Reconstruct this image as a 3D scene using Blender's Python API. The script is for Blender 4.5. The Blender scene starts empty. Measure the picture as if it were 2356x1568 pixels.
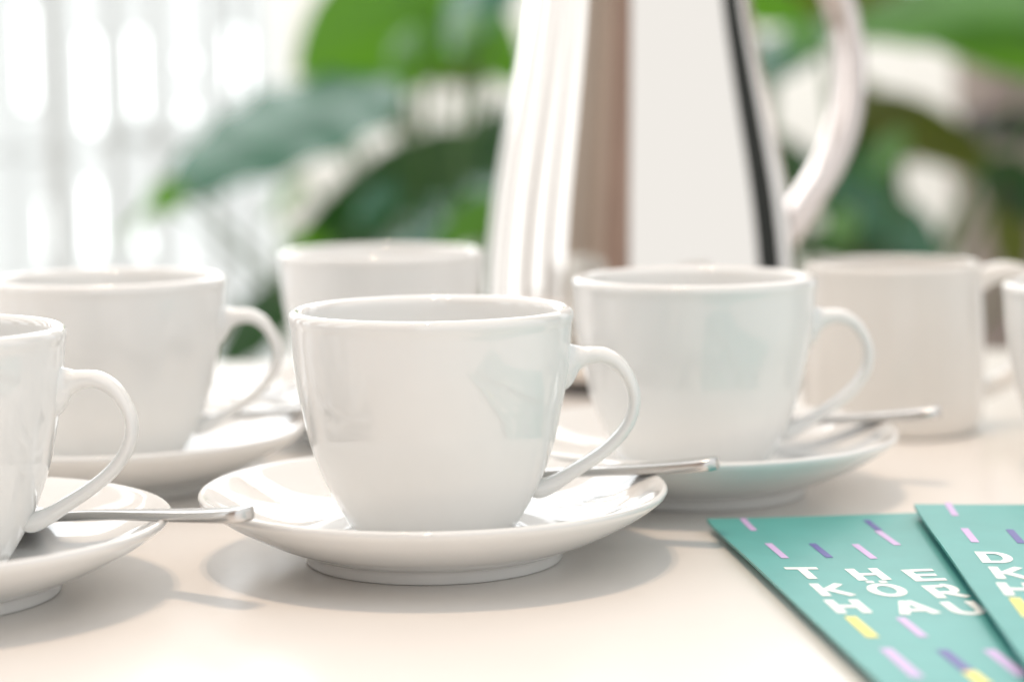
import bpy, bmesh, math, random
from mathutils import Vector, Matrix
random.seed(4)
R = math.radians
S = bpy.context.scene
COL = S.collection

# ------------------------------------------------------------------ camera
FP = 4963.0                     # focal length in units of a 2356 px wide frame
CX, CY = 1178.0, 784.0
H = 0.1385                       # lens height above the table top (z = 0)
PITCH, ROLL = math.atan((784 - 223) / FP), 0.0115
F_ = Vector((0, math.cos(PITCH), -math.sin(PITCH)))
R0 = Vector((1, 0, 0)); U0 = Vector((0, math.sin(PITCH), math.cos(PITCH)))
CR = R0 * math.cos(ROLL) - U0 * math.sin(ROLL)
CU = R0 * math.sin(ROLL) + U0 * math.cos(ROLL)
CP = Vector((0, 0, H))
cam = bpy.data.cameras.new('camera'); camo = bpy.data.objects.new('camera', cam); COL.objects.link(camo)
m = Matrix((CR, CU, -F_)).transposed().to_4x4(); m.translation = CP
camo.matrix_world = m
cam.sensor_width = 36; cam.lens = 36 * FP / 2356
cam.clip_start = 0.02; cam.clip_end = 60
cam.dof.use_dof = True; cam.dof.focus_distance = 0.622; cam.dof.aperture_fstop = 5.6
S.camera = camo

# ------------------------------------------------------------------ room light
W = bpy.data.worlds.new('World'); S.world = W; W.use_nodes = True
bg = W.node_tree.nodes['Background']
bg.inputs[0].default_value = (0.97, 0.985, 0.99, 1); bg.inputs[1].default_value = 1.04
S.view_settings.view_transform = 'Standard'; S.view_settings.look = 'None'
S.view_settings.exposure = 0.13; S.view_settings.gamma = 1
S.cycles.use_denoising = True
S.cycles.max_bounces = 10; S.cycles.glossy_bounces = 6
S.cycles.caustics_reflective = False
S.cycles.sample_clamp_indirect = 6

# two small warm ceiling spots, straight above the table
for dx in (-0.115, 0.115):
    l = bpy.data.lights.new('ceiling_spot', 'SPOT'); lo = bpy.data.objects.new('ceiling_spot', l); COL.objects.link(lo)
    l.energy = 44; l.color = (1.0, 0.73, 0.52); l.shadow_soft_size = 0.03
    l.spot_size = R(75); l.spot_blend = 1.0
    lo.location = (-0.2 + dx, 0.66, 2.3)

# ------------------------------------------------------------------ helpers
def ray(x, y):
    return (F_ * FP + CR * (x - CX) - CU * (y - CY)).normalized()
def at_z(x, y, z):
    d = ray(x, y); return CP + d * ((z - CP.z) / d.z)
def at_y(x, y, Y):
    d = ray(x, y); return CP + d * (Y / d.y)

def empty(name, loc=(0, 0, 0), rz=0):
    o = bpy.data.objects.new(name, None); COL.objects.link(o); o.location = loc; o.rotation_euler = (0, 0, rz)
    o.empty_display_size = .02
    return o
def tag(o, label=None, cat=None, group=None, kind=None):
    if label: o['label'] = label
    if cat: o['category'] = cat
    if group: o['group'] = group
    if kind: o['kind'] = kind
    return o
def mesh(name, verts, faces, mat, parent=None, smooth=True, loc=None):
    me = bpy.data.meshes.new(name); me.from_pydata([tuple(v) for v in verts], [], faces); me.update()
    if smooth:
        me.polygons.foreach_set('use_smooth', [True] * len(me.polygons))
    me.materials.append(mat)
    o = bpy.data.objects.new(name, me); COL.objects.link(o)
    if parent: o.parent = parent
    if loc: o.location = loc
    return o
def box(name, lo, hi, mat, parent=None, bevel=0.0):
    bm = bmesh.new(); bmesh.ops.create_cube(bm, size=1)
    c = [(a + b) / 2 for a, b in zip(lo, hi)]; s = [abs(b - a) for a, b in zip(lo, hi)]
    for v in bm.verts: v.co = Vector([v.co[i] * s[i] + c[i] for i in range(3)])
    if bevel: bmesh.ops.bevel(bm, geom=list(bm.edges), offset=bevel, segments=2, affect='EDGES')
    me = bpy.data.meshes.new(name); bm.to_mesh(me); bm.free(); me.materials.append(mat)
    o = bpy.data.objects.new(name, me); COL.objects.link(o)
    if parent: o.parent = parent
    return o
def catmull(pts, n):
    out = []
    P = [pts[0]] + list(pts) + [pts[-1]]
    for i in range(1, len(P) - 2):
        p0, p1, p2, p3 = P[i-1], P[i], P[i+1], P[i+2]
        for k in range(n):
            t = k / n
            out.append(tuple(0.5 * ((2*b) + (-a + c)*t + (2*a - 5*b + 4*c - d)*t*t + (-a + 3*b - 3*c + d)*t**3)
                             for a, b, c, d in zip(p0, p1, p2, p3)))
    out.append(tuple(pts[-1]))
    return out
def lathe_data(prof, seg=128, warp=None):
    vs, fs = [], []
    rows = []
    for r, z in prof:
        if r < 1e-6:
            rows.append([len(vs)]); vs.append((0, 0, z))
        else:
            row = []
            for k in range(seg):
                a = 2 * math.pi * k / seg
                row.append(len(vs)); v = (r * math.cos(a), r * math.sin(a), z)
                vs.append(warp(v, a) if warp else v)
            rows.append(row)
    for a, b in zip(rows, rows[1:]):
        for k in range(seg):
            k2 = (k + 1) % seg
            if len(a) == 1 and len(b) == 1: continue
            if len(a) == 1: fs.append((a[0], b[k2], b[k]))
            elif len(b) == 1: fs.append((a[k], a[k2], b[0]))
            else: fs.append((a[k], a[k2], b[k2], b[k]))
    return vs, fs
def fix_normals(o):
    bm = bmesh.new(); bm.from_mesh(o.data); bmesh.ops.recalc_face_normals(bm, faces=bm.faces); bm.to_mesh(o.data); bm.free()
    return o
def mm(prof): return [(a / 1000, b / 1000) for a, b in prof]
def lathe(name, prof, mat, parent=None, seg=128, n=6, warp=None, smooth_spline=True):
    p = mm(catmull(prof, n) if smooth_spline else prof)
    vs, fs = lathe_data(p, seg, warp)
    return fix_normals(mesh(name, vs, fs, mat, parent))
def sweep(name, path, mat, parent=None, seg=24, n=5, power=2.0, upright=0):
    """path: (x, z, half thickness in plane, half width across) in mm, lies in the local xz plane"""
    pts = catmull(path, n); vs, fs = [], []
    for i, (x, z, h, w) in enumerate(pts):
        a = pts[max(0, i-1)]; b = pts[min(len(pts)-1, i+1)]
        t = Vector((b[0]-a[0], 0, b[1]-a[1])).normalized(); nrm = Vector((-t.z, 0, t.x))
        if upright:
            k = min(1, max(0, i / n - upright + 1)); nrm = (nrm * k + Vector((0, 0, 1)) * (1 - k)).normalized()
        for k in range(seg):
            an = 2 * math.pi * k / seg; c, s = math.cos(an), math.sin(an)
            c = math.copysign(abs(c) ** (2/power), c); s = math.copysign(abs(s) ** (2/power), s)
            p = Vector((x, 0, z)) + nrm * (h * c) + Vector((0, w * s, 0)); vs.append(p / 1000)
    L = len(pts)
    for i in range(L - 1):
        for k in range(seg):
            k2 = (k + 1) % seg
            fs.append((i*seg + k, i*seg + k2, (i+1)*seg + k2, (i+1)*seg + k))
    fs.append(tuple(range(seg))); fs.append(tuple((L-1)*seg + k for k in range(seg)))
    return fix_normals(mesh(name, vs, fs, mat, parent))
def copy_tree(o, parent=None):
    c = o.copy(); COL.objects.link(c)
    if parent: c.parent = parent
    for ch in o.children: copy_tree(ch, c)
    return c

# ------------------------------------------------------------------ materials
def mat(name, col, rough=0.5, metal=0.0, spec=0.5, noise=0.0, nscale=8.0, bump=0.0, bscale=60.0, coat=0.0,
        rnoise=0.0, emit=None, estr=0.0, trans=0.0, stretch=None):
    M = bpy.data.materials.new(name); M.use_nodes = True; nt = M.node_tree; N = nt.nodes; L = nt.links
    b = N['Principled BSDF']
    b.inputs['Base Color'].default_value = (*col, 1); b.inputs['Roughness'].default_value = rough
    b.inputs['Metallic'].default_value = metal; b.inputs['Specular IOR Level'].default_value = spec
    b.inputs['Coat Weight'].default_value = coat; b.inputs['Coat Roughness'].default_value = 0.04
    if emit:
        b.inputs['Emission Color'].default_value = (*emit, 1); b.inputs['Emission Strength'].default_value = estr
    tc = N.new('ShaderNodeTexCoord'); mp = N.new('ShaderNodeMapping'); L.new(tc.outputs['Object'], mp.inputs[0])
    if stretch: mp.inputs['Scale'].default_value = stretch
    if noise:
        t = N.new('ShaderNodeTexNoise'); t.inputs['Scale'].default_value = nscale; t.inputs['Detail'].default_value = 5
        L.new(mp.outputs[0], t.inputs['Vector'])
        r = N.new('ShaderNodeValToRGB')
        r.color_ramp.elements[0].position = .3; r.color_ramp.elements[1].position = .7
        r.color_ramp.elements[0].color = (*[max(0, c * (1 - noise)) for c in col], 1)
        r.color_ramp.elements[1].color = (*[min(1, c * (1 + noise)) for c in col], 1)
        L.new(t.outputs['Fac'], r.inputs[0]); L.new(r.outputs[0], b.inputs['Base Color'])
    if rnoise:
        t = N.new('ShaderNodeTexNoise'); t.inputs['Scale'].default_value = nscale * 2.3; t.inputs['Detail'].default_value = 6
        L.new(mp.outputs[0], t.inputs['Vector'])
        r = N.new('ShaderNodeMapRange'); r.inputs['To Min'].default_value = rough; r.inputs['To Max'].default_value = rough + rnoise
        L.new(t.outputs['Fac'], r.inputs['Value']); L.new(r.outputs[0], b.inputs['Roughness'])
    if bump:
        t = N.new('ShaderNodeTexNoise'); t.inputs['Scale'].default_value = bscale; t.inputs['Detail'].default_value = 4
        L.new(mp.outputs[0], t.inputs['Vector'])
        u = N.new('ShaderNodeBump'); u.inputs['Strength'].default_value = 1.0; u.inputs['Distance'].default_value = bump
        L.new(t.outputs['Fac'], u.inputs['Height']); L.new(u.outputs[0], b.inputs['Normal'])
    return M
PORC = mat('glazed_porcelain', (0.775, 0.775, 0.76), rough=0.03, spec=0.85, noise=0.012, nscale=40)
PORCM = mat('cream_porcelain', (0.74, 0.715, 0.675), rough=0.10, spec=0.5, noise=0.015, nscale=30)
STEEL = mat('polished_steel', (0.80, 0.755, 0.705), rough=0.035, metal=1, rnoise=0.02, nscale=30, bump=0.00002, bscale=14, stretch=(1, 1, .25))
SPOON = mat('satin_steel', (0.66, 0.645, 0.63), rough=0.20, metal=1, rnoise=0.10, nscale=120, bump=0.00003, bscale=900)
BLACK = mat('black_plastic', (0.02, 0.02, 0.022), rough=0.4)
TABLE = mat('white_laminate', (0.80, 0.77, 0.735), rough=0.21, spec=0.5, noise=0.02, nscale=7, rnoise=0.08, bump=0.00002, bscale=500)
_nt = TABLE.node_tree; _N = _nt.nodes; _v = _N.new('ShaderNodeTexVoronoi'); _v.inputs['Scale'].default_value = 16
_tc = _N.new('ShaderNodeTexCoord'); _nt.links.new(_tc.outputs['Object'], _v.inputs['Vector'])
_c = _N.new('ShaderNodeMath'); _c.operation = 'LESS_THAN'; _c.inputs[1].default_value = .0055; _nt.links.new(_v.outputs['Distance'], _c.inputs[0])
_x = _N.new('ShaderNodeMix'); _x.data_type = 'RGBA'; _bc = _N['Principled BSDF'].inputs['Base Color']; _nt.links.new(_bc.links[0].from_socket, _x.inputs[6])
_x.inputs[7].default_value = (.28, .24, .20, 1); _nt.links.new(_c.outputs[0], _x.inputs[0]); _nt.links.new(_x.outputs[2], _bc)
TEDGE = mat('laminate_edge', (0.62, 0.55, 0.47), rough=0.5, noise=0.05, nscale=30)
TLEG = mat('grey_steel_leg', (0.45, 0.45, 0.46), rough=0.35, metal=0.8)
WALL = mat('off_white_wall', (0.88, 0.865, 0.83), rough=0.8, noise=0.03, nscale=2)
FLOOR = mat('pale_floor', (0.55, 0.49, 0.43), rough=0.4, noise=0.12, nscale=3)
FRAME = mat('white_frame', (0.72, 0.74, 0.73), rough=0.5, noise=0.02)
WOOD = mat('brown_wood', (0.30, 0.20, 0.155), rough=0.45, noise=0.3, nscale=6, stretch=(4, 4, .5))
CABT = mat('taupe_cabinet', (0.34, 0.27, 0.24), rough=0.55, noise=0.06)
DARK = mat('dark_recess', (0.012, 0.011, 0.014), rough=0.5)
PLANTER = mat('grey_planter', (0.30, 0.29, 0.27), rough=0.6, noise=0.1)
SOIL = mat('potting_soil', (0.03, 0.02, 0.014), rough=0.95, bump=0.004, bscale=60, noise=.3)
STEM = mat('green_stem', (0.07, 0.15, 0.03), rough=0.5, noise=0.15)
def glow(name, col, st):
    M = bpy.data.materials.new(name); M.use_nodes = True; nt = M.node_tree; nt.nodes.clear()
    e = nt.nodes.new('ShaderNodeEmission'); o = nt.nodes.new('ShaderNodeOutputMaterial')
    e.inputs[0].default_value = (*col, 1); e.inputs[1].default_value = st; nt.links.new(e.outputs[0], o.inputs[0])
    return M
DAY = glow('daylight_sky', (0.97, 0.99, 1.0), 4.0)
BACKDROP = glow('daylight_backdrop', (0.97, 1.0, 0.985), 1.02)
GLARE = glow('glare_glow', (0.97, 1.0, 1.0), 3.4)
DAYL = glow('daylight_pane_side', (0.95, 0.98, 1.0), 1.9)
def leafmat(name, col, tcol, rough, coat=0.0, tmix=.42):
    M = bpy.data.materials.new(name); M.use_nodes = True; nt = M.node_tree; N = nt.nodes; L = nt.links
    b = N['Principled BSDF']; b.inputs['Roughness'].default_value = rough; b.inputs['Specular IOR Level'].default_value = 0.6; b.inputs['Coat Weight'].default_value = coat; b.inputs['Coat Roughness'].default_value = .22
    tc = N.new('ShaderNodeTexCoord'); t = N.new('ShaderNodeTexNoise'); t.inputs['Scale'].default_value = 14
    L.new(tc.outputs['Object'], t.inputs['Vector'])
    r = N.new('ShaderNodeValToRGB'); r.color_ramp.elements[0].color = (*[c * .5 for c in col], 1); r.color_ramp.elements[1].color = (*[c * 1.6 for c in col], 1)
    L.new(t.outputs['Fac'], r.inputs[0]); L.new(r.outputs[0], b.inputs['Base Color'])
    tr = N.new('ShaderNodeBsdfTranslucent'); tr.inputs[0].default_value = (*tcol, 1)
    mx = N.new('ShaderNodeMixShader'); mx.inputs[0].default_value = tmix
    L.new(b.outputs[0], mx.inputs[1]); L.new(tr.outputs[0], mx.inputs[2]); L.new(mx.outputs[0], N['Material Output'].inputs[0])
    return M
LEAF_D = leafmat('dark_glossy_leaf', (0.02, 0.07, 0.018), (0.03, 0.11, 0.01), 0.28)
LEAF_S = leafmat('sheeny_leaf', (0.035, 0.15, 0.085), (0.04, 0.2, 0.05), 0.25, 0.22, .25)
LEAF_L = leafmat('light_green_leaf', (0.10, 0.26, 0.06), (0.2, 0.45, 0.05), 0.35, 0.1, .4)
LEAF_M = leafmat('green_glossy_leaf', (0.05, 0.17, 0.008), (0.17, 0.45, 0.0), 0.4)
LEAF_O = leafmat('olive_leaf', (0.07, 0.09, 0.012), (0.15, 0.18, 0.01), 0.4)

# ------------------------------------------------------------------ setting: table and the room behind
tb = tag(empty('table', (0, 0, 0)), 'long white laminate table that carries all the cups and leaflets', 'table')
# the far edge runs slightly away to the right
def slab(name, poly, z0, z1, mt, parent, bev=0.0):
    bm = bmesh.new(); vs = [bm.verts.new((x, y, z0)) for x, y in poly]; f = bm.faces.new(vs)
    e = bmesh.ops.extrude_face_region(bm, geom=[f])
    for v in e['geom']:
        if isinstance(v, bmesh.types.BMVert): v.co.z = z1
    bmesh.ops.recalc_face_normals(bm, faces=bm.faces)
    if bev: bmesh.ops.bevel(bm, geom=list(bm.edges), offset=bev, segments=3, affect='EDGES')
    me = bpy.data.meshes.new(name); bm.to_mesh(me); bm.free(); me.materials.append(mt)
    o = bpy.data.objects.new(name, me); COL.objects.link(o); o.parent = parent; return o
TP = [(-1.1, -0.25), (1.1, -0.25), (1.1, 1.20), (-1.1, 1.09)]
slab('tabletop', TP, -0.0262, 0.0, TABLE, tb, 0.0012)
slab('core_board', [(x * .997, y + (.003 if y < 0 else -.003)) for x, y in TP], -0.030, -0.0265, TEDGE, tb)
for x, y in ((-1.0, -.15), (1.0, -.15), (1.0, 1.06), (-1.0, 1.0)):
    box('leg', (x - .025, y - .025, -.745), (x + .025, y + .025, -.0305), TLEG, tb, .002)

tag(box('floor', (-5, -3, -.80), (4, 8, -.75), FLOOR), kind='structure')

YB = 4.0
def X_at(px, Y=YB): return at_y(px, 300, Y).x
x_end = X_at(640); x_right = X_at(2268)
BLIND = bpy.data.materials.new('roller_blind_cloth'); BLIND.use_nodes = True
_n = BLIND.node_tree; _b = _n.nodes['Principled BSDF']; _b.inputs['Base Color'].default_value = (.86, .85, .82, 1); _b.inputs['Roughness'].default_value = .9
_t = _n.nodes.new('ShaderNodeBsdfTranslucent'); _t.inputs[0].default_value = (.90, .88, .845, 1); _m = _n.nodes.new('ShaderNodeMixShader'); _m.inputs[0].default_value = .72
_n.links.new(_b.outputs[0], _m.inputs[1]); _n.links.new(_t.outputs[0], _m.inputs[2]); _n.links.new(_m.outputs[0], _n.nodes['Material Output'].inputs[0])
bl = tag(empty('roller_blind'), 'off-white roller blind lit by daylight behind the two plants', 'blind')
box('cloth', (x_end, YB, -.70), (x_right, YB + .003, 0.55), BLIND, bl)
box('bottom_bar', (x_end, YB - .01, -.73), (x_right, YB + .014, -.702), FRAME, bl, .003)
box('top_roll', (x_end, YB - .03, .552), (x_right, YB + .03, .60), FRAME, bl, .01)
z_f = .62
tag(box('sky', (-4.4, YB + 1.2, z_f), (2.8, YB + 1.25, 4.2), DAY), kind='structure')
tag(box('daylight_backdrop', (-4.4, YB + .9, -.7), (x_right + .8, YB + .95, z_f - .004), BACKDROP), kind='structure')  # added glowing panel standing in for daylight outside, also backlights the blind
# back window: slim uprights, some of them wide, and a cross rail
wn = tag(empty('window', (0, 0, 0)), 'tall bright window with slim white uprights behind the cups at left', 'window')
for px, w in ((-70, 40), (30, 14), (128, 44), (268, 30), (362, 26), (498, 20), (548, 8), (592, 14)):
    xc = X_at(px); hw = w / FP * YB / 2
    box('mullion', (xc - hw, YB - .02, -.74), (xc + hw, YB + .05, 1.9), FRAME, wn, .002)
z1 = at_y(400, 318, YB).z
box('rail', (X_at(212), YB + .055, z1 - .012), (x_end - .002, YB + .075, z1 + .012), FRAME, wn)
z2 = at_y(400, 350, YB).z
box('rail', (X_at(-200), YB + .055, z2 - .006), (X_at(212) - .002, YB + .075, z2 + .006), FRAME, wn)
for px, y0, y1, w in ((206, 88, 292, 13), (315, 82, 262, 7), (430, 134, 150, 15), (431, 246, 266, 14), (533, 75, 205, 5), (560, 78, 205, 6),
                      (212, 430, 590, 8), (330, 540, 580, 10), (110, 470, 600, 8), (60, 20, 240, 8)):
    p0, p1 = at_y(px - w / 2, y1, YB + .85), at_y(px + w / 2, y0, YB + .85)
    box('glare_strip', (p0.x, YB + .85, p0.z), (p1.x, YB + .86, p1.z), GLARE, wn)  # added glowing strips that blur into bright ovals
# side windows, left of the table (they show in the steel jug)
CABT2 = mat('sand_pilaster', (.46, .39, .34), rough=.7, noise=.05)
sw = tag(empty('side_window', (-2.3, 0, 0)), 'row of side windows left of the table, mirrored in the steel pot', 'window')
for k in range(5):
    y0 = -.35 + k * .9; q = (.02, .12, 0, .1, .05)[k]
    box('pane', (-.06, y0, (.25, .0, -.2, -.45, -.45)[k]), (-.05, y0 + .58 - q, 2.8), DAYL, sw)
    box('mullion', (-.045, y0 + .585 - q, -.75), (.03, y0 + .895, 2.9), CABT2, sw)
tag(box('side_wall', (-2.42, -1.9, -.75), (-2.3, -.352, 2.9), mat('beige_plaster', (.52, .45, .39), rough=.85, noise=.05)), kind='structure')
# cabinet at the far right
cb = tag(empty('cabinet', (0, 0, 0)), 'taupe cabinet with a black open slot at the far right edge', 'cabinet')
xr = x_right + .004
def zc(py): return at_y(2310, py, YB - .3).z
box('upper_door', (xr * .925, YB - .3, zc(256)), (1.9, YB - .02, 1.5), CABT, cb)
box('slot', (xr * .925 + .01, YB - .27, zc(330)), (1.89, YB - .02, zc(256) - .001), DARK, cb)
box('lower_door', (xr * .925, YB - .3, -.75), (1.9, YB - .02, zc(330) - .001), CABT, cb)
# brown cupboard behind the camera, mirrored in the steel pot
cu = tag(empty('cupboard', (-1.45, -1.75, -.75)), 'brown wooden cupboard mirrored as the brown band of the steel pot', 'cupboard')
box('carcass', (-.95, -.3, 0), (.95, 0, 3.6), WOOD, cu, .004)
box('door', (-.93, .001, .05), (-.01, .02, 3.55), mat('light_oak', (.46, .37, .31), rough=.4, noise=.15, nscale=5, stretch=(5, 5, .5)), cu, .003)
box('knob', (-.07, .0205, 1.0), (-.04, .045, 1.03), STEEL, cu, .003)
box('door', (.01, .001, .05), (.93, .02, 3.55), WOOD, cu, .003)
box('knob', (.04, .0205, 1.0), (.07, .045, 1.03), STEEL, cu, .003)
CHAR = mat('charcoal_felt', (0.03, 0.035, 0.035), rough=0.9, noise=.2, nscale=20)
ps = tag(empty('dark_reflection_panel', (1.6, 1.7, -.75)), 'unseen charcoal panel added to darken the right flank of the steel pot', 'screen')  # out of view, added so the pot mirrors a dark strip
box('panel', (0, -.6, .05), (.04, .38, 3.2), CHAR, ps, .004)
for yy in (-.5, .3): box('foot', (-.2, yy - .03, 0), (.24, yy + .03, .045), TLEG, ps, .004)

# ------------------------------------------------------------------ cup, saucer, spoon
def make_cup():
    t = empty('coffee_cup')
    prof = [(0, 1.4), (14, 1.4), (20.4, 1.3), (21.2, .15), (22.4, 0), (23.4, .25), (24.0, 1.3), (25.2, 3.4), (28.9, 9.2), (32.1, 15.3),
            (34.6, 21.2), (37.1, 28.8), (38.6, 35.5), (40.1, 42.5), (41.3, 50), (41.9, 57.5), (42.2, 62.0), (42.6, 63.9), (42.7, 65.2), (42.2, 66.4),
            (41.1, 67.1), (39.9, 66.9), (38.9, 65.9), (38.5, 64.2), (38.3, 58), (38.0, 50), (36.6, 41), (34.0, 31), (30.6, 21.5), (25, 13.2), (18, 8.2), (9, 6.2), (0, 6.0)]
    body = lathe('body', prof, PORC, t, 144, 4)
    hp = [(38.0, 50.2, 7.4, 4.4), (40.6, 50.5, 6.9, 4.2), (42.0, 50.8, 6.0, 4.0), (43.2, 51.6, 4.9, 3.8), (44.5, 52.7, 3.5, 3.7), (46.2, 53.2, 2.8, 3.6), (48.6, 53.5, 2.5, 3.6), (52.1, 53.2, 2.4, 3.6), (55.9, 51.1, 2.2, 3.6),
          (59.0, 47.0, 1.95, 3.6), (60.9, 41.6, 1.85, 3.6), (60.3, 36.1, 1.85, 3.6), (57.7, 31.2, 1.9, 3.6), (53.2, 26.5, 1.95, 3.6), (48.0, 22.7, 2.0, 3.6),
          (41.8, 18.9, 2.1, 3.7), (37.7, 16.4, 2.3, 3.8), (34.2, 14.7, 2.6, 4.0), (31.4, 13.9, 2.6, 4.0), (28.2, 14.4, 1.8, 3.4)]
    sweep('handle', hp, PORC, t, 28, 6, 2.2, upright=5)
    for o in t.children:
        for v in o.data.vertices: v.co.z = v.co.z * 1.03 - (.0008 if o.name.startswith('handle') else 0)
    return t
def make_saucer():
    prof = [(0, 3.0), (20, 3.0), (33.6, 2.8), (35.0, .5), (36.4, 0), (38.0, 0), (38.9, .5), (39.3, 2.2), (39.8, 3.7), (41.5, 4.6), (46, 6.2), (52, 8.6), (58, 11.6),
            (63.5, 14.7), (67.5, 17.4), (69.8, 19.3), (70.6, 20.6), (70.5, 21.5), (69.8, 22.0), (68.8, 21.8), (66.5, 20.4), (62, 17.4), (56, 13.9), (50, 11.2), (44, 9.4),
            (38, 8.4), (31, 7.9), (28.5, 7.7), (27.2, 7.0), (25.8, 6.8), (14, 6.8), (0, 6.8)]
    o = lathe('saucer', prof, PORC, None, 160, 4)
    return o
def make_spoon():
    """length along x: bowl end at x = 0, handle end at x = 118 (mm)"""
    t = empty('teaspoon')
    # z of the upper face along the length, half width, half thickness
    def zc(x): 
        if x < 40: return 4.0 * (1 - 0.0) - 0 + 0.0
        return 4.0 + 2.2 * math.sin(min(1, (x - 40) / 45) * math.pi / 2) - 0.0 + (max(0, x - 62) / 56) ** 2 * 2.4 - max(0, x - 62) / 56 * .8
    def top(x): return zc(x)
    L_ = 118
    # handle: tapered bar with chamfered edges and a rounded end
    xs = [37, 39, 42, 46, 52, 60, 70, 80, 90, 100, 108, 113, 115.6, 117.1, 117.8, 118]
    hw = [3.6, 2.8, 2.3, 2.1, 2.1, 2.3, 2.8, 3.4, 4.0, 4.6, 5.0, 5.0, 4.5, 3.5, 2.0, .9]
    ht = [.8, 1.0, 1.3, 1.5, 1.55, 1.5, 1.45, 1.5, 1.6, 1.75, 1.95, 2.1, 2.15, 2.1, 1.9, 1.5]
    vs, fs = [], []; seg = 16
    for x, w, h in zip(xs, hw, ht):
        z = top(x)
        for k in range(seg):
            a = 2 * math.pi * (k + .5) / seg; c, s = math.cos(a), math.sin(a)
            c = math.copysign(abs(c) ** .38, c); s = math.copysign(abs(s) ** .55, s)
            vs.append(Vector((x, w * c, z + h * s)) / 1000)
    n = len(xs)
    for i in range(n - 1):
        for k in range(seg):
            k2 = (k + 1) % seg; fs.append((i*seg+k, i*seg+k2, (i+1)*seg+k2, (i+1)*seg+k))
    fs.append(tuple(range(seg))); fs.append(tuple((n-1)*seg + k for k in range(seg)))
    h = fix_normals(mesh('handle', vs, fs, SPOON, t))
    md = h.modifiers.new('sub', 'SUBSURF'); md.levels = 2; md.render_levels = 2
    # bowl: egg shaped dish, 1 mm thick
    nu, nv = 24, 40; vs, fs = [], []
    for side in (0, 1):
        for i in range(nu + 1):
            r = i / nu
            for k in range(nv):
                a = 2 * math.pi * k / nv; c, s = math.cos(a), math.sin(a)
                x = 19.5 + 19.5 * r * c; y = (12.4 - 1.6 * c) * r * s
                z = 4.0 - 4.6 * (1 - r ** 2.2) - (0.0 if side == 0 else 0.9)
                vs.append(Vector((x, y, z)) / 1000)
    off = (nu + 1) * nv
    for side in (0, 1):
        for i in range(nu):
            for k in range(nv):
                k2 = (k + 1) % nv; b = side * off
                fs.append((b + i*nv+k, b + i*nv+k2, b + (i+1)*nv+k2, b + (i+1)*nv+k))
    for k in range(nv):
        k2 = (k + 1) % nv; fs.append((nu*nv+k, nu*nv+k2, off+nu*nv+k2, off+nu*nv+k))
    bo = mesh('bowl', vs, fs, SPOON, t)
    bm = bmesh.new(); bm.from_mesh(bo.data); bmesh.ops.remove_doubles(bm, verts=bm.verts, dist=1e-6)
    bmesh.ops.recalc_face_normals(bm, faces=bm.faces); bm.to_mesh(bo.data); bm.free()
    return t
CUP, SAUCER, SPN = make_cup(), make_saucer(), make_spoon()
RIMZ = 0.0760
# pixel of the rim centre, handle angle, spoon turn, saucer?
SETS = [
    ((991, 708), 0, -1, .001, 'in sharp focus at the centre'),
    ((1597, 634), 0, -4, .001, 'right of centre, before the steel pot'),
    ((245, 636), 0, 2, 0, 'second from the left'),
    ((-205, 756), 0, -17, .0115, 'cut by the left edge of the photo'),
    ((877, 575), 100, 82, 0, 'farthest back, left of the pot'),
]
first = True
for i, (px, ha, st, sl, where) in enumerate(SETS):
    c = at_z(px[0], px[1], RIMZ)
    cup = CUP if first else copy_tree(CUP)
    sau = SAUCER if first else copy_tree(SAUCER)
    sp = SPN if first else copy_tree(SPN)
    first = False
    cup.location = (c.x, c.y, 0.0070); cup.rotation_euler.z = R(ha)
    sau.location = (c.x, c.y, 0)
    tag(cup, 'white porcelain coffee cup ' + where, 'cup', 'white coffee cups')
    tag(sau, 'white saucer under the cup ' + where, 'saucer', 'white saucers')
    tag(sp, 'steel teaspoon on the saucer of the cup ' + where, 'spoon', 'teaspoons on the saucers')
    # spoon: rests on the rim at (68, 19) mm, runs behind the cup
    base = R(18.5) ; d = Vector((-math.cos(base), math.sin(base), 0))
    contact = Vector((.0675, .0195, 0)); tip = contact - d * (.0205 + sl)
    rot = Matrix.Rotation(R(st), 3, 'Z')
    bowl_end = rot @ (tip + d * .118)
    dirx = rot @ (-d)
    pitch = math.atan(0.066)
    sp.rotation_mode = 'XYZ'
    sp.rotation_euler = (0, -pitch, math.atan2(dirx.y, dirx.x))
    sp.location = (c.x + bowl_end.x, c.y + bowl_end.y, 0.0105)
# a cup without saucer, cut by the right edge
c = at_z(2582, 662, 0.067)
cup = copy_tree(CUP); cup.location = (c.x, c.y, 0); cup.rotation_euler.z = R(-20)
tag(cup, 'white cup standing without a saucer, cut by the right edge', 'cup', 'white coffee cups')

# ------------------------------------------------------------------ straight mug (back right)
cc = at_z(2052, 985, 0)
jug = tag(empty('mug', (cc.x, cc.y, 0), R(4)), 'large straight-sided cream mug without saucer, behind the right-hand cup', 'mug')
jp = [(0, 1.5), (28, 1.5), (30.5, 0), (33, 0), (34.8, 1.2), (36.4, 5), (37.4, 14), (37.4, 28), (37.0, 42), (36.3, 54), (36.0, 62), (36.1, 67), (35.6, 68.8), (34.4, 69.4), (33.0, 68.8), (32.6, 66), (32.6, 55),
      (33.6, 35), (33.5, 15), (30, 6.5), (15, 5.5), (0, 5.5)]
lathe('body', jp, PORCM, jug, 96, 4)
sweep('handle', [(33.5, 60, 6, 6), (37, 61.5, 5.2, 5.8), (42, 63.6, 4.2, 5.6), (49, 64.6, 3.9, 5.6), (56, 62, 3.8, 5.6), (61, 56, 3.8, 5.6), (63, 47, 3.8, 5.6), (61.5, 37, 3.8, 5.6), (57, 28, 3.8, 5.6), (50, 21, 3.9, 5.6), (42, 17, 4.4, 5.8), (35, 15, 5.2, 6)], PORCM, jug, 24, 6, 2.3, upright=3)

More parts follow.
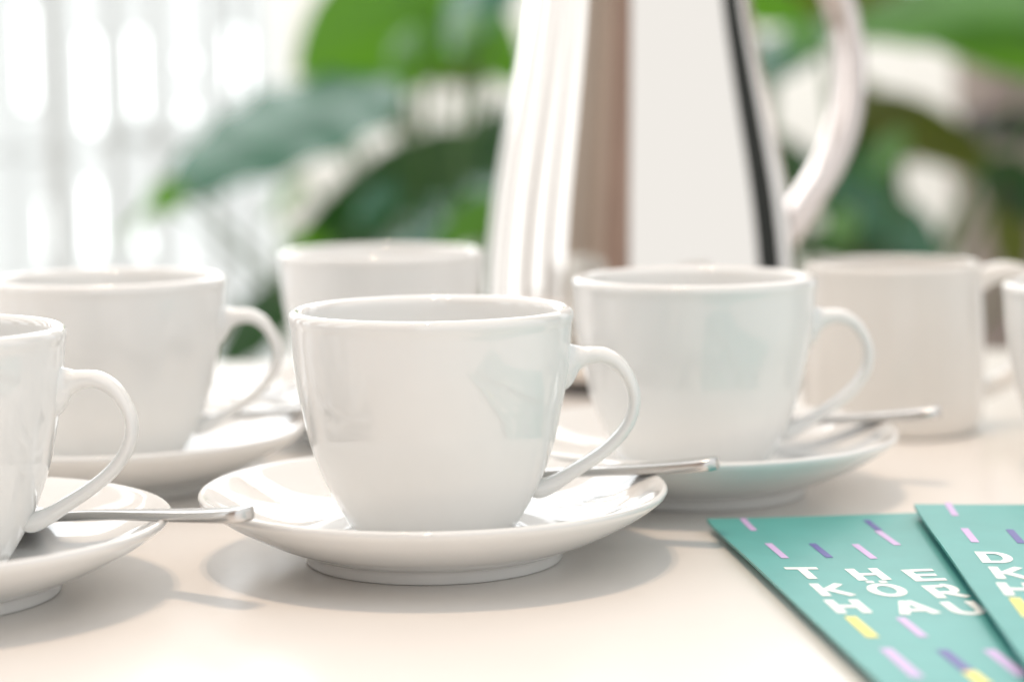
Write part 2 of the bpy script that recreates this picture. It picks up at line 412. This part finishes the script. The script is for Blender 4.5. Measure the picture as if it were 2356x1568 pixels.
# ------------------------------------------------------------------ vacuum jug
pc = at_z(1473, 867, 0)
pot = tag(empty('coffee_pot', (pc.x, pc.y, 0), 0), 'tall polished steel coffee pot with a curved handle behind the cups', 'coffee pot')
pk = 1.0
pprof = [(0, 6), (66, 6), (72, 6.2), (74.6, 8), (76.0, 14), (76.6, 28), (76.2, 48), (74.6, 68), (71.8, 90), (68.0, 112), (64.0, 132), (59.6, 154), (55.4, 176), (51.8, 198), (49.2, 214), (47.2, 226), (46.2, 232), (44, 233.5), (0, 233.5)]
lathe('body', pprof, STEEL, pot, 160, 5)
lathe('base_ring', [(0, 0), (68, 0), (70.5, .8), (71.5, 3), (71, 5.9), (60, 5.9), (0, 5.9)], BLACK, pot, 96, 3)
lathe('neck_collar', [(44.5, 230), (45.6, 232), (46.0, 238), (45.2, 243), (40, 244.5), (0, 244.5)], STEEL, pot, 96, 3)
lathe('lid', [(41.5, 244.8), (42.2, 248), (39, 254), (28, 259), (12, 261), (9, 266), (10.5, 272), (7, 276), (0, 277)], STEEL, pot, 96, 4)
hh = [(68.0, 46, 5, 8), (74.8, 56, 6, 8.5), (82.8, 67, 5.6, 9), (91.6, 79, 5.9, 9.4), (99.6, 90, 5.9, 9.6), (107.5, 101, 5.9, 9.7), (114.0, 113, 5.9, 9.7), (118.5, 127, 5.9, 9.7), (120.5, 143, 5.9, 9.7), (120.0, 161, 5.9, 9.7),
      (115.0, 182, 5.9, 9.7), (102.0, 203, 5.9, 9.7), (86.8, 218, 5.9, 9.6), (66.0, 226, 5.9, 9.4), (46.0, 228, 5, 9)]
hdl = sweep('handle', hh, mat('satin_handle_steel', (0.70, 0.63, 0.60), rough=0.07, metal=1, rnoise=.06, nscale=40), pot, 48, 6, 3.4)
hdl.rotation_euler.z = R(24)
# pouring lip, opposite the handle
sweep('spout', [(-44, 214, 4, 9), (-50, 222, 5, 11), (-57, 232, 5, 10), (-62, 238, 3, 8)], STEEL, pot, 24, 5).rotation_euler.z = R(30)

# ------------------------------------------------------------------ leaflets
TEAL = mat('teal_print', (0.09, 0.355, 0.335), rough=0.42, spec=0.4, noise=0.05, nscale=60, bump=0.00003, bscale=900)
PAPER = mat('leaflet_paper_edge', (0.50, 0.74, 0.69), rough=0.7)
INK = {'w': mat('white_print', (0.86, 0.87, 0.85), rough=0.45, noise=.01), 'l': mat('lilac_print', (0.56, 0.40, 0.68), rough=0.45, noise=.02),
       'i': mat('indigo_print', (0.07, 0.06, 0.30), rough=0.42, noise=.03), 'y': mat('yellow_print', (0.90, 0.76, 0.14), rough=0.45, noise=.02)}
def leaflet(tl, ang, w, h, zb, lift, label, prints):
    """tl: world xy of the far left corner; ang: turn of the sheet; print positions in mm (u right, v towards the viewer)"""
    t = tag(empty('leaflet', (tl[0], tl[1], 0), ang), label, 'leaflet', 'teal leaflets')
    def z(u, v):           # gentle lift of the left edge and of the far edge
        return zb + lift * math.exp(-u / 16.0) * (0.35 + 0.65 * min(1, v / 60)) + .0009 * math.exp(-v / 9.0)
    def P(u, v, dz=0.0): return Vector((u / 1000, -v / 1000, z(u, v) + dz))
    nu, nv = 40, 60
    for nm, dz, mt, q in (('cover', 0, TEAL, 0), ('inner_page', -.0004, PAPER, -.22), ('back_page', -.0008, TEAL, -.1)):
        vs, fs = [], []
        for s in (0, 1):
            for j in range(nv + 1):
                for i in range(nu + 1):
                    vs.append(P(w * i / nu - q, h * j / nv + q, dz - (0.00028 if s else 0)))
        o1 = (nu + 1) * (nv + 1)
        for s in (0, 1):
            for j in range(nv):
                for i in range(nu):
                    a = s * o1 + j * (nu + 1) + i; fs.append((a, a + nu + 1, a + nu + 2, a + 1) if s == 0 else (a, a + 1, a + nu + 2, a + nu + 1))
        for i in range(nu):
            for a in (i, nv * (nu + 1) + i): fs.append((a, a + 1, o1 + a + 1, o1 + a))
        for j in range(nv):
            for a in (j * (nu + 1), j * (nu + 1) + nu): fs.append((a, a + nu + 1, o1 + a + nu + 1, o1 + a))
        fix_normals(mesh(nm, vs, fs, mt, t, smooth=False))
    def quadstrip(polys, nm, ink):
        vs, fs = [], []
        for A, B, C_, D in polys:            # quads given as uv corners, subdivided
            n1 = max(1, int(math.dist(A, B) / 1.5)); n2 = max(1, int(math.dist(A, D) / 1.5)); b = len(vs)
            for j in range(n2 + 1):
                for i in range(n1 + 1):
                    s_, t_ = i / n1, j / n2
                    u = (A[0]*(1-s_)+B[0]*s_)*(1-t_) + (D[0]*(1-s_)+C_[0]*s_)*t_
                    v = (A[1]*(1-s_)+B[1]*s_)*(1-t_) + (D[1]*(1-s_)+C_[1]*s_)*t_
                    vs.append(P(u, v, .00012 + .00001 * (len(fs) > 0)))
            for j in range(n2):
                for i in range(n1):
                    a = b + j*(n1+1)+i; fs.append((a, a+n1+1, a+n1+2, a+1))
        return mesh(nm, vs, fs, INK[ink], t, smooth=False)
    for pr in prints:
        if pr[0] == 'bar':
            _, u, v, bw, bh, ink = pr
            quadstrip([((u - bw/2, v - bh/2), (u + bw/2, v - bh/2), (u + bw/2, v + bh/2), (u - bw/2, v + bh/2))], 'printed_bar', ink)
        else:
            _, ch, u, v, cw, chh = pr
            quadstrip(glyph(ch, u, v, cw, chh), 'printed_letter', 'w')
    return t
def glyph(ch, cx, cy, w, h):
    k = 0.29 * w            # stroke
    def st(x0, y0, x1, y1, kk=k):      # a stroke as a quad; unit box -1..1, y down
        a = Vector((cx + x0 * w / 2, cy + y0 * h / 2)); b = Vector((cx + x1 * w / 2, cy + y1 * h / 2))
        n = (b - a).normalized(); n = Vector((-n.y, n.x)) * kk / 2
        return ((a + n)[:], (b + n)[:], (b - n)[:], (a - n)[:])
    def arc(x, y, rx, ry, a0, a1, n=14):
        out = []
        for i in range(n):
            q = []
            for a, f in ((a0 + (a1-a0)*i/n, 1), (a0 + (a1-a0)*(i+1)/n, 1), (a0 + (a1-a0)*(i+1)/n, 0), (a0 + (a1-a0)*i/n, 0)):
                a = R(a); fx = rx * w/2 - (0 if f else k); fy = ry * h/2 - (0 if f else k)
                q.append((cx + x*w/2 + fx * math.cos(a), cy + y*h/2 + fy * math.sin(a)))
            out.append(tuple(q))
        return out
    e = k / w; eh = k / h
    if ch == 'T': return [st(-1, -1+eh, 1, -1+eh), st(0, -1+2*eh, 0, 1)]
    if ch == 'H': return [st(-1+e, -1, -1+e, 1), st(1-e, -1, 1-e, 1), st(-1+2*e, 0, 1-2*e, 0)]
    if ch == 'E': return [st(-1+e, -1, -1+e, 1), st(-1+2*e, -1+eh, .9, -1+eh), st(-1+2*e, 0, .7, 0), st(-1+2*e, 1-eh, .9, 1-eh)]
    if ch == 'K': return [st(-1+e, -1, -1+e, 1), st(-1+2*e, .12, .82, -.95), st(-.25, -.12, .9, .95)]
    if ch == 'O': return arc(0, 0, 1.1, 1.05, 0, 360, 28) + [st(-.62, -1.34, -.16, -1.34, k * .9), st(.16, -1.34, .62, -1.34, k * .9)]
    if ch == 'R': return [st(-1+e, -1, -1+e, 1), st(-1+2*e, -1+eh, .15, -1+eh), st(-1+2*e, .2, .15, .2), *arc(.15, -.4, .75, .6+eh, -90, 90, 10), st(0, .3, .82, .97)]
    if ch == 'A': return [st(-.9, 1, -.08, -.95), st(.9, 1, .08, -.95), st(-.5, .42, .5, .42)]
    if ch == 'U': return [st(-1+e, -1, -1+e, .3), st(1-e, -1, 1-e, .3), *arc(0, .25, 1, .75, 0, 180, 14)]
    if ch == 'D': return [st(-1+e, -1, -1+e, 1), st(-1+2*e, -1+eh, 0, -1+eh), st(-1+2*e, 1-eh, 0, 1-eh), *arc(0, 0, 1, 1, -90, 90, 14)]
    return []
ZL = 0.0030
def crop3(cx_, cy_):     # position in a study crop -> frame units
    return ((2600 + cx_ * 1496 / 2356) * .5752, (1900 + cy_ * 1496 / 2356) * .5752)
A0 = at_z(1626, 1193, ZL + .0012)
A_ANG = R(6.5)
def make_local(origin, ang, z):
    ca, sa = math.cos(ang), math.sin(ang)
    def f(cx_, cy_):
        p = at_z(*crop3(cx_, cy_), z) - origin
        return ((p.x * ca + p.y * sa) * 1000, -(-p.x * sa + p.y * ca) * 1000)
    return f
loc = make_local(A0, A_ANG, ZL)
DBG = []
def spec(loc, items):
    out = []
    for it in items:
        if it[0] == 'b':
            (u0, v0), (u1, v1) = loc(it[2], it[3]), loc(it[4], it[5])
            out.append(('bar', (u0 + u1) / 2, (v0 + v1) / 2, it[6], v1 - v0, it[1])); DBG.append((it[1], round(u0, 1), round(u1, 1), round(v0, 1), round(v1, 1)))
        else:
            u, v = loc(it[2], it[3]); out.append(('let', it[1], u, v, 9.6 if it[1] != 'K' else 9.2, 15.0)); DBG.append((it[1], round(u, 1), round(v, 1)))
    return out
A_ITEMS = [('b', 'l', 590, 292, 650, 358, 2.1), ('b', 'l', 748, 438, 848, 535, 2.3), ('b', 'i', 1025, 434, 1128, 524, 2.3), ('b', 'l', 1293, 436, 1408, 528, 2.3),
           ('b', 'i', 1372, 290, 1435, 350, 2.2), ('b', 'l', 1437, 352, 1558, 442, 2.3),
           ('t', 'T', 985, 628), ('t', 'H', 1372, 628), ('t', 'E', 1730, 630), ('t', 'K', 1145, 732), ('t', 'O', 1492, 727), ('t', 'R', 1865, 732),
           ('t', 'H', 1245, 838), ('t', 'A', 1655, 835), ('t', 'U', 1985, 838),
           ('b', 'y', 1275, 905, 1390, 1035, 3.2), ('b', 'l', 1590, 902, 1710, 1025, 2.6), ('b', 'l', 1505, 1105, 1665, 1290, 3.2), ('b', 'i', 1850, 1105, 1990, 1240, 3.2), ('b', 'y', 2015, 1240, 2110, 1330, 3.4), ('b', 'l', 2155, 1100, 2330, 1270, 3.2)]
B0 = at_z(2103, 1161, ZL + .0042)
B_ANG = R(-3)
locB = make_local(B0, B_ANG, ZL + .003)
B_ITEMS = [('b', 'l', 1878, 204, 1922, 270, 2.2), ('b', 'l', 1983, 347, 2046, 437, 2.4), ('b', 'i', 2265, 352, 2340, 440, 2.4), ('t', 'D', 2175, 532), ('t', 'K', 2262, 630), ('t', 'H', 2320, 733), ('b', 'y', 2310, 790, 2375, 910, 3.2)]
leaflet((A0.x, A0.y), A_ANG, 92, 240, ZL, .0012, 'teal leaflet lettered in white, its left half uncovered, beside the saucers', spec(loc, A_ITEMS))
leaflet((B0.x, B0.y), B_ANG, 92, 240, ZL + .0034, .0006, 'upper teal leaflet lying over the first, cut by the right edge', spec(locB, B_ITEMS))
print('LEAFLET', DBG)

# ------------------------------------------------------------------ plants
def leaf(parent, base, tip, half, mt, fold=.25, arch=.06, twist=0.0, nu=22, nv=6):
    """a broad leaf from base to tip (world points)"""
    base, tip = Vector(base), Vector(tip); L = (tip - base).length; ax = (tip - base) / L
    side = ax.cross(Vector((0, 1, 0))).normalized()
    twist = twist if side.z < 0 else -twist          # positive: the upper face turns towards the sky
    side = Matrix.Rotation(twist, 3, ax) @ side
    up = side.cross(ax).normalized(); vs, fs = [], []; Z = Vector((0, 0, 1)); ph = base.x * 37
    for i in range(nu + 1):
        t = i / nu
        w = half * (math.sin(math.pi * t ** .72) ** .8 if 0 < t < 1 else 0.02)
        c = base + ax * (L * t) + Z * (arch * L * 4 * t * (1 - t))
        for j in range(-nv, nv + 1):
            s = j / nv
            vs.append(c + side * (w * s) + up * (abs(s) * w * fold + half * .05 * math.sin(t * 30 + ph) * s * s))
    W_ = 2 * nv + 1
    for i in range(nu):
        for j in range(W_ - 1):
            a = i * W_ + j; fs.append((a, a + 1, a + W_ + 1, a + W_))
    o = mesh('leaf', vs, fs, mt, parent)
    return o
def stem(parent, pts, r0, r1):
    vs, fs = [], []; P_ = catmull([tuple(p) for p in pts], 6); seg = 8
    for i, p in enumerate(P_):
        t = i / (len(P_) - 1); r = r0 * (1 - t) + r1 * t
        for k in range(seg):
            a = 2 * math.pi * k / seg; vs.append((p[0] + r * math.cos(a), p[1] + r * math.sin(a), p[2]))
    for i in range(len(P_) - 1):
        for k in range(seg):
            k2 = (k + 1) % seg; fs.append((i*seg+k, i*seg+k2, (i+1)*seg+k2, (i+1)*seg+k))
    return mesh('stem', vs, fs, STEM, parent)
def plant(root_px, Y, label, leaves):
    rp = at_y(root_px, 300, Y)
    t = tag(empty('potted_plant', (0, 0, 0)), label, 'plant', 'leafy plants behind the table')
    pl = lathe('planter', [(0, 0), (120, 0), (126, 4), (150, 280), (154, 292), (150, 296), (143, 292), (138, 270), (0, 268)], PLANTER, t, 64, 3)
    pl.location = (rp.x, Y, -.75)
    so = lathe('soil', [(0, 278), (60, 280), (136, 275)], SOIL, t, 48, 3); so.location = (rp.x, Y, -.748)
    for b, tp, half, mt, fold, arch, tw, dy0, dy1 in leaves:
        B = at_y(b[0], b[1], Y + dy0); T = at_y(tp[0], tp[1], Y + dy1)
        leaf(t, B, T, half / FP * Y, mt, fold, arch, tw)
        g = Vector((rp.x + (B.x - rp.x) * .12, Y + dy0 * .2, -.47)); mid = (g + B) / 2 + Vector(((B.x - rp.x) * -.15, 0, .04))
        stem(t, [g, mid, B], .007, .004)
    return t
def T_(x): return R(x)
plant(980, 2.9, 'large-leaved green plant behind the table, left of the steel pot', [
    ((905, 175), (345, 480), 175, LEAF_S, .06, .03, T_(52), 0, -.25),
    ((1010, 10), (680, 165), 165, LEAF_M, .2, .03, T_(15), .1, 0),
    ((900, -110), (1225, 210), 110, LEAF_M, .2, .03, T_(10), .2, .1),
    ((1150, -100), (1040, 130), 90, LEAF_S, .2, .03, T_(40), .0, -.1),
    ((960, 150), (1180, 60), 60, LEAF_M, .2, .03, T_(20), .3, .2),
    ((780, 200), (965, 300), 48, LEAF_O, .2, .02, T_(20), .25, .2),
    ((1260, 370), (650, 590), 150, LEAF_D, .1, .04, T_(20), .15, -.05),
    ((1190, 400), (860, 610), 150, LEAF_S, .1, .02, T_(66), .0, -.15),
    ((1150, 450), (1000, 590), 50, LEAF_M, .2, .02, T_(20), -.2, -.25),
    ((760, 560), (640, 560), 30, LEAF_M, .2, .02, T_(20), -.1, -.15),
    ((700, 620), (470, 900), 80, LEAF_D, .2, .03, T_(30), .2, .1),
    ((1000, 640), (560, 720), 50, LEAF_D, .2, .03, T_(20), .3, .2),
    ((420, 425), (330, 490), 34, LEAF_M, .2, .0, T_(0), -.26, -.27),
    ((380, 450), (262, 570), 8, LEAF_M, .2, .06, T_(10), -.1, -.1),
    ((1400, 60), (1180, 420), 100, LEAF_D, .2, .03, T_(10), .3, .2),
    ((960, 60), (900, 150), 40, LEAF_L, .2, .03, T_(40), -.1, -.15),
    ((1090, 20), (1050, 110), 46, LEAF_L, .2, .03, T_(45), -.15, -.2),
    ((1120, 180), (980, 190), 26, LEAF_O, .2, .05, T_(30), .2, .15),
    ((760, 250), (690, 330), 30, LEAF_D, .2, .03, T_(20), .3, .3),
    ((700, 410), (610, 520), 26, LEAF_L, .2, .05, T_(30), .35, .3),
    ((900, 420), (820, 520), 50, LEAF_S, .1, .03, T_(50), -.15, -.2),
    ((1010, 60), (850, 210), 50, LEAF_D, .2, .03, T_(30), .35, .3),
    ((1200, 230), (1080, 380), 70, LEAF_D, .2, .03, T_(40), .35, .3),
])
plant(1990, 2.9, 'olive green plant behind the table, right of the steel pot handle', [
    ((2560, 30), (1900, 90), 125, LEAF_L, .15, .06, T_(45), .0, -.1),
    ((2480, 150), (2120, 95), 60, LEAF_M, .2, .05, T_(5), -.1, -.1),
    ((1640, -60), (2180, 40), 100, LEAF_O, .2, .03, T_(10), .3, .2),
    ((1660, -20), (1880, 50), 60, LEAF_M, .2, .03, T_(10), .1, .1),
    ((1700, 160), (1960, 60), 80, LEAF_S, .2, .03, T_(50), .1, .0),
    ((1940, 230), (2340, 430), 70, LEAF_O, .2, .05, T_(10), .1, .0),
    ((2170, 560), (1850, 370), 140, LEAF_S, .1, .03, T_(58), .0, -.1),
    ((1990, 600), (1990, 260), 110, LEAF_D, .2, .03, T_(10), .3, .2),
    ((1740, 300), (1900, 500), 90, LEAF_D, .2, .03, T_(30), .3, .2),
    ((2160, 590), (1780, 560), 60, LEAF_D, .2, .03, T_(10), .2, .1),
    ((1930, 180), (2100, 380), 60, LEAF_O, .2, .03, T_(10), .3, .3),
    ((2345, 640), (2310, 380), 46, LEAF_O, .2, .03, T_(10), -.3, -.3),
    ((2260, 380), (2460, 520), 60, LEAF_D, .2, .03, T_(10), -.3, -.3),
    ((1700, 60), (1740, 400), 80, LEAF_D, .2, .03, T_(10), .35, .3),
    ((1890, 60), (1800, 120), 44, LEAF_L, .2, .03, T_(40), -.1, -.1),
    ((1960, 480), (1900, 560), 44, LEAF_L, .2, .03, T_(50), -.2, -.2),
    ((2080, 300), (1990, 420), 36, LEAF_L, .2, .03, T_(50), -.1, -.1),
    ((2400, 150), (2200, 60), 60, LEAF_M, .2, .03, T_(10), .3, .3),
])
